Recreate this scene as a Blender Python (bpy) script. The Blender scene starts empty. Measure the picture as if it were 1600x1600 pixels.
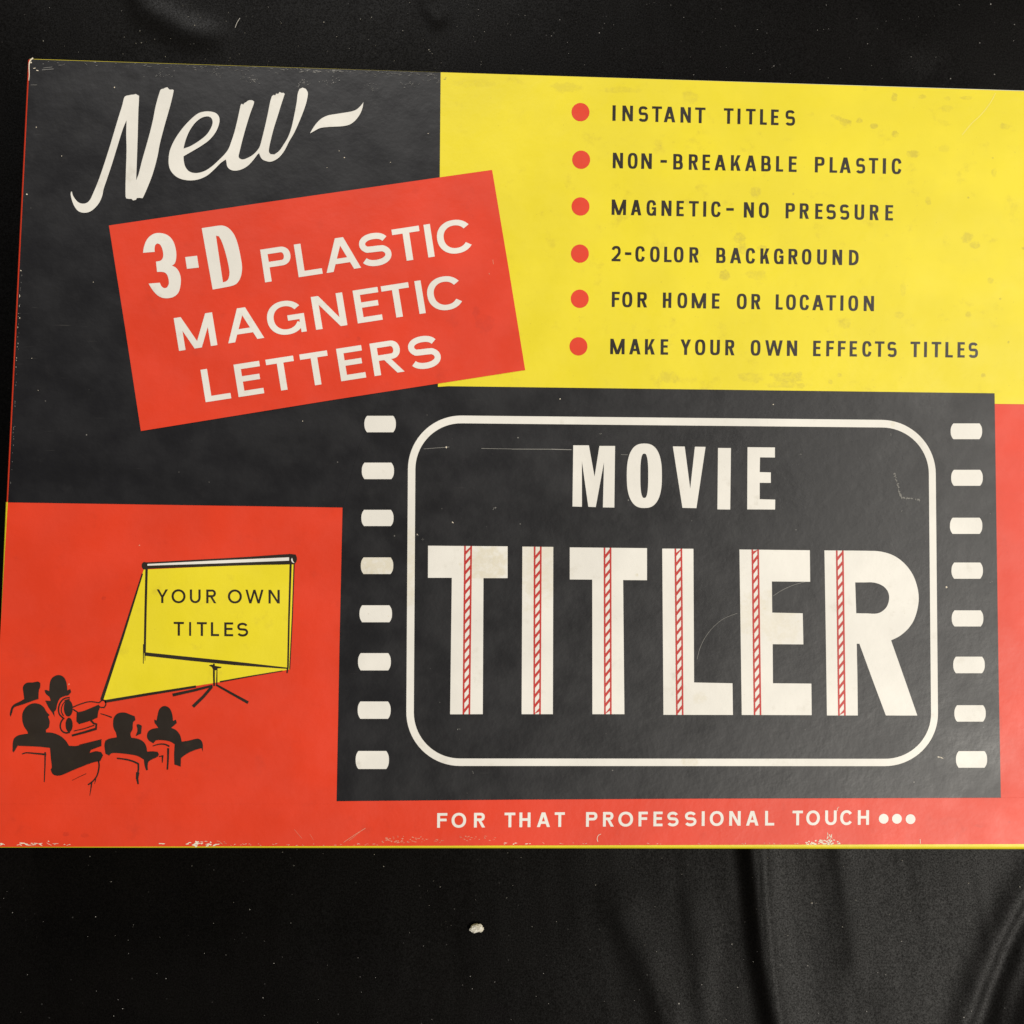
import bpy, math, random
from mathutils import Vector, Matrix, geometry, noise

random.seed(7)
S = bpy.context.scene
COL = S.collection

# ------------------------------------------------------------------ camera
LID_Z = 0.032                      # height of the lid above the cloth
CAM_H = 0.390                      # camera above the lid
CZ = LID_Z + CAM_H
M = ((0.9990957712390681, -0.012442460283305623, -0.04065495141197501),
     (0.015259703869474313, 0.9974486291077749, 0.06973789306278667),
     (0.039683514587642535, -0.07029521657352712, 0.9967365756291143))
cam_d = bpy.data.cameras.new('camera')
cam_d.sensor_width = 36.0
cam_d.lens = 36.0
cam_d.clip_start = 0.01
cam_d.clip_end = 50.0
cam = bpy.data.objects.new('camera', cam_d)
COL.objects.link(cam)
rows = ((M[0][0], -M[1][0], -M[2][0]), (-M[0][1], M[1][1], M[2][1]), (-M[0][2], M[1][2], M[2][2]))
cam.matrix_world = Matrix.Translation((0, 0, CZ)) @ Matrix(rows).to_4x4()
S.camera = cam

# ------------------------------------------------------------------ light
W = bpy.data.worlds.new('World')
S.world = W
W.use_nodes = True
bg = W.node_tree.nodes['Background']
bg.inputs['Color'].default_value = (1.0, 0.95, 0.90, 1)
bg.inputs['Strength'].default_value = 0.045


def area_lamp(name, loc, target, size, power, color, breadth=None):
    d = bpy.data.lights.new(name, 'AREA')
    d.shape = 'DISK' if breadth is None else 'RECTANGLE'
    d.size = size
    if breadth is not None:
        d.size_y = breadth
    d.energy = power
    d.color = color
    o = bpy.data.objects.new(name, d)
    COL.objects.link(o)
    o.location = loc
    o.rotation_euler = (Vector(target) - Vector(loc)).to_track_quat('-Z', 'Y').to_euler()
    return o


area_lamp('ceiling_lamp', (1.40, -0.85, 1.90), (0.05, 0, 0), 1.5, 46, (1.0, 0.95, 0.86), 0.35)
area_lamp('haze_fill_lamp', (1.30, 0.50, 1.75), (0.05, 0, 0), 0.8, 9.0, (1.0, 0.95, 0.87))  # added lamp without a known source, for pale haze at upper right
area_lamp('upper_fill_lamp', (-0.45, 2.5, 1.75), (0.0, 0, 0), 0.7, 48, (1.0, 0.97, 0.93))  # added fill light, no such source; lifts the upper left without sheen
S.view_settings.view_transform = 'Standard'
S.view_settings.look = 'None'
S.view_settings.exposure = 0.07
S.view_settings.gamma = 1.0
S.view_settings.use_curve_mapping = False


# ------------------------------------------------------------------ measuring
def P(u, v, z=LID_Z):
    """photo measurement -> metres on the horizontal plane at height z"""
    d = ((u - 800.0) / 1600.0, (v - 800.0) / 1600.0, 1.0)
    n = M[0][2] * d[0] + M[1][2] * d[1] + M[2][2] * d[2]
    x = (M[0][0] * d[0] + M[1][0] * d[1] + M[2][0] * d[2]) / n
    y = (M[0][1] * d[0] + M[1][1] * d[1] + M[2][1] * d[2]) / n
    k = CZ - z
    return (x * k, -y * k)


MM = CAM_H / 1600.0                # metres per photo unit on the lid


# ------------------------------------------------------------------ materials
def new_mat(name):
    m = bpy.data.materials.new(name)
    m.use_nodes = True
    nt = m.node_tree
    return m, nt, nt.nodes['Principled BSDF']


def node(nt, kind, **kw):
    n = nt.nodes.new(kind)
    for k, v in kw.items():
        if k.startswith('_'):
            setattr(n, k[1:], v)
    return n


def math_n(nt, op, a, b=None, clamp=False):
    n = nt.nodes.new('ShaderNodeMath')
    n.operation = op
    n.use_clamp = clamp
    for i, x in enumerate((a, b)):
        if x is None:
            continue
        if isinstance(x, (int, float)):
            n.inputs[i].default_value = x
        else:
            nt.links.new(x, n.inputs[i])
    return n.outputs[0]


def noise_n(nt, co, scale, detail=3.0, rough=0.55, dist=0.0):
    n = nt.nodes.new('ShaderNodeTexNoise')
    n.inputs['Scale'].default_value = scale
    n.inputs['Detail'].default_value = detail
    n.inputs['Roughness'].default_value = rough
    n.inputs['Distortion'].default_value = dist
    nt.links.new(co, n.inputs['Vector'])
    return n.outputs['Fac']


def ramp_n(nt, val, lo, hi, a=0.0, b=1.0, smooth=True):
    n = nt.nodes.new('ShaderNodeMapRange')
    n.interpolation_type = 'SMOOTHSTEP' if smooth else 'LINEAR'
    n.inputs['From Min'].default_value = lo
    n.inputs['From Max'].default_value = hi
    n.inputs['To Min'].default_value = a
    n.inputs['To Max'].default_value = b
    nt.links.new(val, n.inputs['Value'])
    return n.outputs['Result']


def mix_n(nt, fac, a, b):
    n = nt.nodes.new('ShaderNodeMix')
    n.data_type = 'RGBA'
    for sock, x in ((n.inputs[0], fac), (n.inputs[6], a), (n.inputs[7], b)):
        if isinstance(x, (int, float)):
            sock.default_value = x
        elif isinstance(x, tuple):
            sock.default_value = (*x, 1)
        else:
            nt.links.new(x, sock)
    return n.outputs[2]


def spots_n(nt, co, spots, wob):
    """sum of soft-edged stains, each (u, v, ru, rv, strength) as measured on the lid"""
    acc = None
    for (u, v, ru, rv, s) in spots:
        s *= 0.62
        x, y = P(u, v)
        sub = nt.nodes.new('ShaderNodeVectorMath')
        sub.operation = 'SUBTRACT'
        nt.links.new(co, sub.inputs[0])
        sub.inputs[1].default_value = (x, y, 0)
        mul = nt.nodes.new('ShaderNodeVectorMath')
        mul.operation = 'MULTIPLY'
        nt.links.new(sub.outputs[0], mul.inputs[0])
        mul.inputs[1].default_value = (1 / (ru * MM), 1 / (rv * MM), 0)
        ln = nt.nodes.new('ShaderNodeVectorMath')
        ln.operation = 'LENGTH'
        nt.links.new(mul.outputs[0], ln.inputs[0])
        d = math_n(nt, 'ADD', ln.outputs['Value'], wob)
        r = ramp_n(nt, d, 0.75, 1.25, s, 0.0)
        acc = r if acc is None else math_n(nt, 'MAXIMUM', acc, r)
    return acc


def ink(name, base, dirt, dirt_amt=0.25, stains=None, stain_col=None, speck=None, rough=0.40, var=0.06, spec=0.62):
    """printed, lacquered paper: base colour, cloudy variation, fine dirt, stains, pin-prick specks, paper bump"""
    m, nt, b = new_mat(name)
    co = node(nt, 'ShaderNodeTexCoord').outputs['Object']
    big = noise_n(nt, co, 28, 4)
    col = mix_n(nt, ramp_n(nt, big, 0.35, 0.7, 0, 1), tuple(c * (1 - var) for c in base), tuple(min(1, c * (1 + var)) for c in base))
    grime = noise_n(nt, co, 95, 6, 0.68)
    col = mix_n(nt, ramp_n(nt, grime, 0.56, 0.78, 0, dirt_amt), col, dirt)
    tiny = noise_n(nt, co, 900, 2, 0.6)
    col = mix_n(nt, ramp_n(nt, tiny, 0.68, 0.80, 0, dirt_amt * 0.9), col, dirt)
    if stains:
        wob = ramp_n(nt, noise_n(nt, co, 330, 4, 0.65), 0.25, 0.75, -0.55, 0.55, False)
        brk = ramp_n(nt, noise_n(nt, co, 420, 5, 0.7), 0.34, 0.62, 0.25, 1.0)
        col = mix_n(nt, math_n(nt, 'MULTIPLY', spots_n(nt, co, stains, wob), brk), col, stain_col)
    if speck:
        v = nt.nodes.new('ShaderNodeTexVoronoi')
        v.inputs['Scale'].default_value = 210
        nt.links.new(co, v.inputs['Vector'])
        sel = ramp_n(nt, noise_n(nt, co, 160, 2), 0.57, 0.66)
        sp = math_n(nt, 'MULTIPLY', ramp_n(nt, v.outputs['Distance'], 0.03, 0.075, 1, 0), sel)
        col = mix_n(nt, math_n(nt, 'MULTIPLY', sp, speck[1]), col, speck[0])
        # faint hairline rubbing
        mp = nt.nodes.new('ShaderNodeMapping')
        mp.inputs['Rotation'].default_value = (0, 0, 0.5)
        mp.inputs['Scale'].default_value = (60, 1400, 1)
        nt.links.new(co, mp.inputs['Vector'])
        hair = noise_n(nt, mp.outputs[0], 1.0, 3, 0.6)
        hs = math_n(nt, 'MULTIPLY', ramp_n(nt, hair, 0.66, 0.78), ramp_n(nt, noise_n(nt, co, 45, 2), 0.5, 0.65))
        col = mix_n(nt, math_n(nt, 'MULTIPLY', hs, 0.10), col, speck[0])
    nt.links.new(col, b.inputs['Base Color'])
    rg = ramp_n(nt, noise_n(nt, co, 60, 4), 0.3, 0.7, rough - 0.05, rough + 0.05)
    nt.links.new(rg, b.inputs['Roughness'])
    b.inputs['Specular IOR Level'].default_value = spec
    wav = noise_n(nt, co, 150, 3, 0.6)
    fine = noise_n(nt, co, 1500, 2, 0.6)
    hgt = math_n(nt, 'ADD', math_n(nt, 'MULTIPLY', wav, 0.00024), math_n(nt, 'MULTIPLY', fine, 0.000014))
    hgt = math_n(nt, 'ADD', hgt, math_n(nt, 'MULTIPLY', noise_n(nt, co, 14, 2, 0.45), 0.0011))
    bp = nt.nodes.new('ShaderNodeBump')
    bp.inputs['Strength'].default_value = 0.55
    bp.inputs['Distance'].default_value = 1.0
    nt.links.new(hgt, bp.inputs['Height'])
    nt.links.new(bp.outputs[0], b.inputs['Normal'])
    return m


YEL_STAINS = [(1180, 300, 9, 8, .5), (1155, 372, 9, 8, .5), (1160, 388, 10, 8, .5), (1190, 388, 7, 5, .45), (1132, 430, 8, 8, .6),
              (1180, 430, 16, 8, .35), (1320, 191, 9, 5, .7), (1309, 185, 6, 4, .6), (1302, 181, 4, 2.5, .5), (1343, 189, 5, 5, .7),
              (1366, 197, 6, 5, .65), (1398, 209, 5, 5, .7), (1426, 241, 9, 6, .6), (1571, 197, 8, 5, .5), (1397, 152, 5, 6, .55),
              (1442, 151, 7, 4, .5), (1479, 154, 5, 3, .45), (1510, 153, 11, 3, .5), (1553, 271, 4, 7, .4), (1450, 313, 5, 7, .45),
              (1512, 372, 10, 8, .5), (1522, 382, 8, 6, .5), (1320, 505, 9, 8, .35), (1405, 493, 9, 5, .4), (1512, 492, 5, 5, .5),
              (1548, 438, 5, 5, .4), (1563, 467, 2, 2, .9), (1576, 535, 2, 2, .9), (1536, 586, 4, 4, .6), (1230, 590, 26, 9, .5),
              (1172, 590, 20, 8, .4), (1045, 590, 16, 10, .4), (1230, 602, 34, 5, .4), (970, 141, 34, 5, .3), (1078, 152, 12, 9, .3),
              (885, 137, 24, 8, .3), (1239, 303, 2, 2, .8), (1032, 228, 1.6, 1.6, .9), (1311, 586, 5, 4, .5), (1298, 597, 4, 4, .5),
              (1551, 247, 2, 2, .5), (1411, 448, 4, 14, .25), (740, 130, 30, 7, .2), (1599, 388, 3, 2.5, .9), (1513, 309, 2, 2, .8),
              (1480, 170, 10, 5, .25), (1475, 232, 8, 6, .2)]
WHT_STAINS = [(762, 880, 34, 26, .75), (840, 880, 40, 60, .55), (588, 884, 30, 22, .75), (641, 885, 14, 60, .6), (1195, 960, 50, 40, .45),
              (1080, 1189, 14, 8, .6), (1176, 941, 6, 3, .8), (1093, 1090, 10, 8, .4), (1225, 985, 25, 20, .4), (254, 373, 8, 5, .35), (1395, 662, 3, 6, .8),
              (719, 882, 3, 3, .6), (1194, 951, 3, 1.5, .9), (995, 898, 2, 2, .9)]
RED_STAINS = [(745, 488, 6, 9, .3), (758, 505, 13, 16, .25), (560, 530, 3, 3, .4), (103, 1303, 5, 3, .5), (133, 1305, 5, 3, .4), (162, 935, 3, 3, .8),
              (1535, 1290, 12, 3, .25), (1562, 1130, 4, 14, .3), (1577, 1285, 2, 2, .5)]

BLACK = ink('black_print', (0.0042, 0.0040, 0.0056), (0.022, 0.021, 0.022), 0.35, speck=((0.50, 0.47, 0.42), 0.45), rough=0.43, var=0.10, spec=0.72)
YELLOW = ink('yellow_print', (0.84, 0.70, 0.020), (0.42, 0.30, 0.035), 0.34, stains=YEL_STAINS, stain_col=(0.36, 0.27, 0.06), rough=0.47, var=0.035)
RED = ink('red_print', (0.75, 0.046, 0.012), (0.34, 0.026, 0.012), 0.22, stains=RED_STAINS, stain_col=(0.30, 0.02, 0.012), rough=0.47, var=0.05)
WHITE = ink('white_print', (0.82, 0.79, 0.72), (0.45, 0.40, 0.30), 0.42, stains=WHT_STAINS, stain_col=(0.66, 0.58, 0.38), rough=0.47, var=0.05)
TEXTBLACK = ink('dark_text_print', (0.024, 0.017, 0.012), (0.06, 0.05, 0.02), 0.3, rough=0.40, var=0.15)
STRIPE = ink('stripe_red_print', (0.52, 0.028, 0.020), (0.40, 0.03, 0.02), 0.2, rough=0.47, var=0.05)
BARE = ink('bare_paper', (0.84, 0.74, 0.58), (0.5, 0.38, 0.26), 0.3, rough=0.7, var=0.12)
DUSTY = ink('rubbed_black_print', (0.17, 0.165, 0.155), (0.16, 0.15, 0.13), 0.6, rough=0.6, var=0.3)
GREYRUB = ink('worn_black_print', (0.26, 0.25, 0.225), (0.12, 0.12, 0.11), 0.6, rough=0.6, var=0.3)
PINKRUB = ink('rubbed_red_print', (0.76, 0.25, 0.15), (0.70, 0.36, 0.25), 0.5, rough=0.6, var=0.2)
CREASE = ink('creased_yellow_print', (0.90, 0.78, 0.17), (0.80, 0.66, 0.2), 0.3, rough=0.4, var=0.05)


# ------------------------------------------------------------------ mesh helpers
def cat(pts, closed=True, sub=5, corner=48):
    """Catmull-Rom smoothing that keeps sharp corners"""
    n = len(pts)
    if n < 4:
        return list(pts)
    V = [Vector(p) for p in pts]
    out = []
    sharp = []
    for i in range(n):
        if not closed and i in (0, n - 1):
            sharp.append(True)
            continue
        a = V[i] - V[i - 1]
        b = V[(i + 1) % n] - V[i]
        ang = math.degrees(a.angle(b, 0.0)) if a.length > 1e-9 and b.length > 1e-9 else 0
        sharp.append(ang > corner)
    for i in range(n if closed else n - 1):
        p1, p2 = V[i], V[(i + 1) % n]
        L = (p2 - p1).length
        def tang(j):
            if sharp[j]:
                return p2 - p1
            a, c = V[j - 1], V[(j + 1) % n]
            t = c - a
            return t.normalized() * L if t.length > 1e-9 else p2 - p1
        t1, t2 = tang(i), tang((i + 1) % n)
        k = max(1, min(sub, int(L / 1.2) + 1))
        for s in range(k):
            t = s / k
            h = (2 * t**3 - 3 * t**2 + 1) * p1 + (t**3 - 2 * t**2 + t) * t1 + (-2 * t**3 + 3 * t**2) * p2 + (t**3 - t**2) * t2
            out.append((h.x, h.y))
    if not closed:
        out.append((V[-1].x, V[-1].y))
    return out


def ribbon(pts, w, w1=None):
    """thick open line; w may taper to w1; w may be a list"""
    n = len(pts)
    V = [Vector(p) for p in pts]
    if isinstance(w, (list, tuple)):
        ws = list(w)
    else:
        w1 = w if w1 is None else w1
        tot = sum((V[i + 1] - V[i]).length for i in range(n - 1)) or 1
        acc, ws = 0, []
        for i in range(n):
            ws.append(w + (w1 - w) * acc / tot)
            if i < n - 1:
                acc += (V[i + 1] - V[i]).length
    L, R_ = [], []
    for i in range(n):
        if i == 0:
            d = V[1] - V[0]
        elif i == n - 1:
            d = V[-1] - V[-2]
        else:
            d = (V[i + 1] - V[i]).normalized() + (V[i] - V[i - 1]).normalized()
        d.normalize()
        nn = Vector((-d.y, d.x))
        k = 1.0
        if 0 < i < n - 1:
            c = nn.dot(Vector((-(V[i] - V[i - 1]).normalized().y, (V[i] - V[i - 1]).normalized().x)))
            k = 1 / max(c, 0.55)
        L.append(tuple(V[i] + nn * ws[i] / 2 * k))
        R_.append(tuple(V[i] - nn * ws[i] / 2 * k))
    return L + R_[::-1]


def fill(polys, holes=()):
    """union of polygons minus holes -> (verts, tris); coordinates in photo units"""
    vs, faces = [], []
    for p in list(polys) + list(holes):
        q = [p[0]]
        for a in p[1:]:
            if abs(a[0] - q[-1][0]) + abs(a[1] - q[-1][1]) > 1e-3:
                q.append(a)
        if abs(q[0][0] - q[-1][0]) + abs(q[0][1] - q[-1][1]) < 1e-3:
            q.pop()
        area = sum(q[i - 1][0] * q[i][1] - q[i][0] * q[i - 1][1] for i in range(len(q)))
        if area < 0:
            q.reverse()
        b = len(vs)
        vs += [Vector((a[0], a[1])) for a in q]
        faces.append(list(range(b, b + len(q))))
    r = geometry.delaunay_2d_cdt(vs, [], faces, 0, 1e-5)
    np_ = len(polys)
    tris = [f for f, o in zip(r[2], r[5]) if any(i < np_ for i in o) and not any(i >= np_ for i in o)]
    return r[0], tris


def link(name, verts, faces, mat, parent=None, smooth=False):
    me = bpy.data.meshes.new(name)
    me.from_pydata(verts, [], faces)
    me.update()
    if smooth:
        me.polygons.foreach_set('use_smooth', [True] * len(me.polygons))
    me.materials.append(mat)
    o = bpy.data.objects.new(name, me)
    COL.objects.link(o)
    if parent is not None:
        o.parent = parent
        root = parent
        while root.parent:
            root = root.parent
        if parent is root:
            o.location = -root.location
    return o


LEVEL = {}
LV = 0.00005                        # thickness of one layer of ink


def sheet(name, polys, mat, parent, level, holes=(), z=LID_Z):
    """a printed area lying on the lid"""
    v, t = fill(polys, holes)
    level += LEVEL.get(parent.name, 0)
    zz = z + level * LV
    vv, out = [(*P(a[0], a[1], LID_Z), zz) for a in v], []
    for f in t:
        a, b, c = (vv[i] for i in f)
        up = (b[0] - a[0]) * (c[1] - a[1]) - (b[1] - a[1]) * (c[0] - a[0])
        out.append(tuple(f) if up > 0 else tuple(reversed(f)))
    o = link(name, vv, out, mat, parent)
    LEVEL[o.name] = level
    return o


def marks(name, polys, mat, parent, level, reach=60):
    """wear marks: each patch of marks that lie close together becomes a part of its own"""
    boxes = [[min(p[0] for p in q), min(p[1] for p in q), max(p[0] for p in q), max(p[1] for p in q)] for q in polys]
    owner = list(range(len(polys)))

    def find(i):
        while owner[i] != i:
            i = owner[i]
        return i
    for i in range(len(polys)):
        for j in range(i):
            a, b = boxes[i], boxes[j]
            if max(a[0] - b[2], b[0] - a[2]) < reach and max(a[1] - b[3], b[1] - a[3]) < reach:
                owner[find(i)] = find(j)
    for r in sorted({find(i) for i in range(len(polys))}):
        sheet(name, [q for i, q in enumerate(polys) if find(i) == r], mat, parent, level)


def ell(cx, cy, rx, ry, n=40, e=2.0):
    out = []
    for i in range(n):
        a = 2 * math.pi * i / n
        c, s = math.cos(a), math.sin(a)
        out.append((cx + rx * math.copysign(abs(c) ** (2 / e), c), cy + ry * math.copysign(abs(s) ** (2 / e), s)))
    return out


# ------------------------------------------------------------------ lettering
def sup(cx, cy, rx, ry, a, e):
    c, s = math.cos(math.radians(a)), math.sin(math.radians(a))
    return (cx + rx * math.copysign(abs(c) ** (2 / e), c), cy + ry * math.copysign(abs(s) ** (2 / e), s))


def arc_ring(cx, cy, rx, ry, t, u, a0, a1, e, n=30):
    A = [a0 + (a1 - a0) * i / n for i in range(n + 1)]
    o = [sup(cx, cy, rx, ry, a, e) for a in A]
    i_ = [sup(cx, cy, rx - t, ry - u, a, e) for a in reversed(A)]
    return o + i_


def rect(x0, y0, x1, y1):
    return [(x0, y0), (x1, y0), (x1, y1), (x0, y1)]


def para(xa, xb, y0, xc, xd, y1):
    return [(xa, y0), (xb, y0), (xd, y1), (xc, y1)]


def bowl(x0, x1, y0, y1, t, u, rk=0.62, e=2.2):
    r = min((y1 - y0) / 2, (x1 - x0) * rk * 1.3)
    ry = (y1 - y0) / 2
    rx = min(x1 - x0, r * 1.0)
    cy = (y0 + y1) / 2
    A = [90 - 180 * i / 24 for i in range(25)]
    o = [(x0, y1)] + [sup(x1 - rx, cy, rx, ry, a, e) for a in A] + [(x0, y0)]
    i_ = [(x0, y0 + u)] + [sup(x1 - rx, cy, max(rx - t, .2), max(ry - u, .2), a, e) for a in reversed(A)] + [(x0, y1 - u)]
    return o + i_


def glyph(ch, w, h, t, u, e):
    """strokes of one capital in a w x h box, y up; t stem, u bar thickness, e squareness of rounds"""
    tt = t * 1.06
    if ch == 'I':
        return [rect(0, 0, w, h)]
    if ch == '-':
        return [rect(0, h * .42, w, h * .42 + u * 1.15)]
    if ch == 'L':
        return [rect(0, 0, t, h), rect(0, 0, w, u)]
    if ch == 'T':
        return [rect(w / 2 - t / 2, 0, w / 2 + t / 2, h), rect(0, h - u, w, h)]
    if ch in 'EF':
        g = [rect(0, 0, t, h), rect(0, h - u, w, h), rect(0, h * .53 - u / 2, w * .93, h * .53 + u / 2)]
        if ch == 'E':
            g.append(rect(0, 0, w, u))
        return g
    if ch == 'H':
        return [rect(0, 0, t, h), rect(w - t, 0, w, h), rect(0, h * .52 - u / 2, w, h * .52 + u / 2)]
    if ch == 'N':
        return [rect(0, 0, t, h), rect(w - t, 0, w, h), para(w - t * 1.02, w, 0, 0, t * 1.12, h)]
    if ch == 'M':
        c = w / 2
        return [rect(0, 0, t, h), rect(w - t, 0, w, h), para(c - t * .55, c + t * .5, 0, 0, tt, h), para(c - t * .5, c + t * .55, 0, w - tt, w, h)]
    if ch == 'A':
        c = w / 2
        return [para(0, tt, 0, c - t * .62, c + t * .5, h), para(w - tt, w, 0, c - t * .5, c + t * .62, h),
                rect(w * .2, h * .22, w * .8, h * .22 + u * .95)]
    if ch == 'V':
        c = w / 2
        return [para(c - t * .55, c + t * .5, 0, 0, tt, h), para(c - t * .5, c + t * .55, 0, w - tt, w, h)]
    if ch == 'W':
        a, b, c = w * .27, w * .73, w * .5
        s = t * .95
        return [para(a - s * .5, a + s * .45, 0, 0, s * 1.05, h), para(a - s * .45, a + s * .5, 0, c - s * .5, c + s * .5, h),
                para(b - s * .5, b + s * .45, 0, c - s * .5, c + s * .5, h), para(b - s * .45, b + s * .5, 0, w - s * 1.05, w, h)]
    if ch == 'Y':
        c = w / 2
        m = h * .42
        return [rect(c - t / 2, 0, c + t / 2, m + .02), para(c - t / 2, c + t / 2, m, 0, tt, h), para(c - t / 2, c + t / 2, m, w - tt, w, h)]
    if ch == 'K':
        return [rect(0, 0, t, h), para(t * .7, t * 1.4, h * .30, w - tt * 1.1, w - .02 * w, h), para(w - tt * 1.12, w, 0, t * 1.3, t * 2.25, h * .60)]
    if ch == 'O':
        return [arc_ring(w / 2, h / 2, w / 2, h / 2 * 1.02, t, u, -5, 180, e), arc_ring(w / 2, h / 2, w / 2, h / 2 * 1.02, t, u, 178, 357, e)]
    if ch in 'CG':
        a0, a1 = 36, 324
        if e > 2.3:
            a0, a1 = 17, 343
        if ch == 'C':
            return [arc_ring(w / 2, h / 2, w / 2, h / 2 * 1.02, t, u, a0, a1, e, 44)]
        return [arc_ring(w / 2, h / 2, w / 2, h / 2 * 1.02, t, u, a0, 335, e, 44), rect(w * .55, h * .40, w, h * .40 + u), rect(w - t * .8, 0, w, h * .42)]
    if ch == 'D':
        return [rect(0, 0, t, h), bowl(t * .5, w, 0, h, t, u, 1.2, e)]
    if ch == 'P':
        return [rect(0, 0, t, h), bowl(t * .5, w, h * .43, h, t, u, .62, e)]
    if ch == 'R':
        return [rect(0, 0, t, h), bowl(t * .5, w * .96, h * .44, h, t, u, .62, e), para(w - tt * 1.02, w, 0, w * .38, w * .38 + tt, h * .46)]
    if ch == 'B':
        return [rect(0, 0, t, h), bowl(t * .5, w, 0, h * .55, t, u, .62, e), bowl(t * .5, w * .94, h * .55 - u, h, t, u, .62, e)]
    if ch == 'U':
        r = w / 2
        ry = min(h * .4, r * 1.05)
        A = [180 + 180 * i / 24 for i in range(25)]
        o = [(0, h)] + [sup(r, ry, r, ry, a, e) for a in A] + [(w, h)]
        i_ = [(w - t, h)] + [sup(r, ry, r - t, ry - u, a, e) for a in reversed(A)] + [(t, h)]
        return [o + i_]
    if ch == 'S':
        k = (t + u) / 2
        rx, hh = (w - k) / 2, h * 1.03 - k
        c1, c2 = h * .985 - k / 2 - hh * .25, k / 2 - h * .015 + hh * .265
        p = [sup(w / 2, c1, rx * .93, hh * .25, a, e) for a in range(22, 236, 14)]
        q = [sup(w / 2, c2, rx, hh * .265, a, e) for a in range(56, -162, -14)]
        return [ribbon(cat(p + q, False, 3, 80), k)]
    if ch == '2':
        k = (t + u) / 2
        rx = (w - k) / 2
        p = [sup(w / 2, h - k / 2 - h * .25, rx, h * .25, a, e) for a in range(168, -30, -14)]
        p += [(w * .62, h * .36), (w * .30, h * .16), (k * .55, u * .5)]
        return [ribbon(cat(p, False, 3, 80), k), rect(0, 0, w, u)]
    raise ValueError(ch)


def text(name, spec, x0, y0, slope, up, mat, parent, level, t, u, e, cap):
    """spec: list of (char, left, right) along the baseline through (x0, y0); up = vector of one cap height"""
    polys = []
    for ch, a, b in spec:
        for g in glyph(ch, b - a, cap, t, u, e):
            polys.append([(a + x + up[0] * y / cap, y0 + slope * (a + x - x0) + up[1] * y / cap) for x, y in g])
    return sheet(name, polys, mat, parent, level)


def zspec(s, xs, k, off, add=0):
    return [(c, off + (a + add) / k, off + (b + add) / k) for c, (a, b) in zip(s, xs)]


# ================================================================== CLOTH
def seg_d(px, py, pts):
    """signed distance to a polyline (positive to the right of travel downwards) and position along it"""
    best = (1e9, 0, 0)
    n = len(pts) - 1
    for i in range(n):
        ax, ay = pts[i]
        bx, by = pts[i + 1]
        dx, dy = bx - ax, by - ay
        L2 = dx * dx + dy * dy
        t = max(0.0, min(1.0, ((px - ax) * dx + (py - ay) * dy) / L2))
        qx, qy = px - ax - t * dx, py - ay - t * dy
        d = math.hypot(qx, qy)
        if d < best[0]:
            best = (d, math.copysign(d, dx * qy - dy * qx), (i + t) / n)
    return best


# ridges measured on the cloth, the last one standing in for a shadow edge: (points, height mm, half width left, half width right, fade at start)
FOLDS = [
    ([(1168, 1240), (1174, 1325), (1182, 1400), (1192, 1500), (1210, 1600), (1240, 1760)], 3.2, 18, 48),
    ([(1195, 1240), (1192, 1325), (1197, 1420), (1207, 1520), (1222, 1620), (1250, 1760)], 0.5, 5, 8),
    ([(940, 1380), (975, 1440), (1010, 1510), (1045, 1600), (1070, 1700)], 1.1, 30, 46),
    ([(1075, 1380), (1090, 1460), (1100, 1600), (1106, 1700)], 0.5, 22, 30),
    ([(1300, 1240), (1316, 1360), (1334, 1480), (1340, 1560)], 0.8, 22, 48),
    ([(1660, 1280), (1604, 1390), (1560, 1470), (1525, 1560), (1490, 1660), (1460, 1760)], 1.5, 30, 18),
    ([(1660, 1380), (1610, 1460), (1578, 1540), (1555, 1620), (1530, 1720)], 1.7, 20, 26),
    ([(1700, 1440), (1640, 1520), (1606, 1600), (1580, 1700)], 6.0, 40, 60),
    ([(190, -80), (225, 10), (285, 45), (360, 60)], 1.0, 30, 30),
    ([(640, -80), (668, 10), (690, 44)], 0.7, 14, 22),
    ([(1250, -80), (1330, -5), (1400, 55), (1460, 110)], 1.4, 40, 60),  # edge of a cast shadow shaped as a ridge, not a real fold
]
FOLDS = [([P(*q, 0.0) for q in p], h * 0.00075, a * MM * 1.08, b * MM * 1.08) for p, h, a, b in FOLDS]
FBOX = [(min(x for x, y in f[0]) - f[3] * 2.2 - f[2] * 2.2, max(x for x, y in f[0]) + f[3] * 2.2 + f[2] * 2.2,
         min(y for x, y in f[0]) - .03, max(y for x, y in f[0]) + .03) for f in FOLDS]


def cloth_z(x, y):
    z = 0.0009 * noise.noise(Vector((x * 9, y * 7, 3.1))) + 0.00035 * noise.noise(Vector((x * 34, y * 22, 9.7)))
    z += 0.00008 * noise.noise(Vector((x * 140, y * 60, 1.7)))
    if x > 0.02:
        z += min(1.0, (x - .02) * 12) * (0.00016 * noise.noise(Vector((x * 105 + y * 22, y * 9, 5.2))) + 0.00007 * noise.noise(Vector((x * 260 + y * 40, y * 16, 8.8))))
    for (pts, h, wl, wr), bb in zip(FOLDS, FBOX):
        if not (bb[0] < x < bb[1] and bb[2] < y < bb[3]):
            continue
        d, s, t = seg_d(x, y, pts)
        w = wr if s > 0 else wl          # plane y points up: positive side is to the right going down
        k = d / w
        if k < 2.2:
            fade = min(1.0, t * 5) * min(1.0, (1 - t) * 5)
            z += h * fade * math.exp(-k * k * 1.6)
    return z - 0.0015


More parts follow.
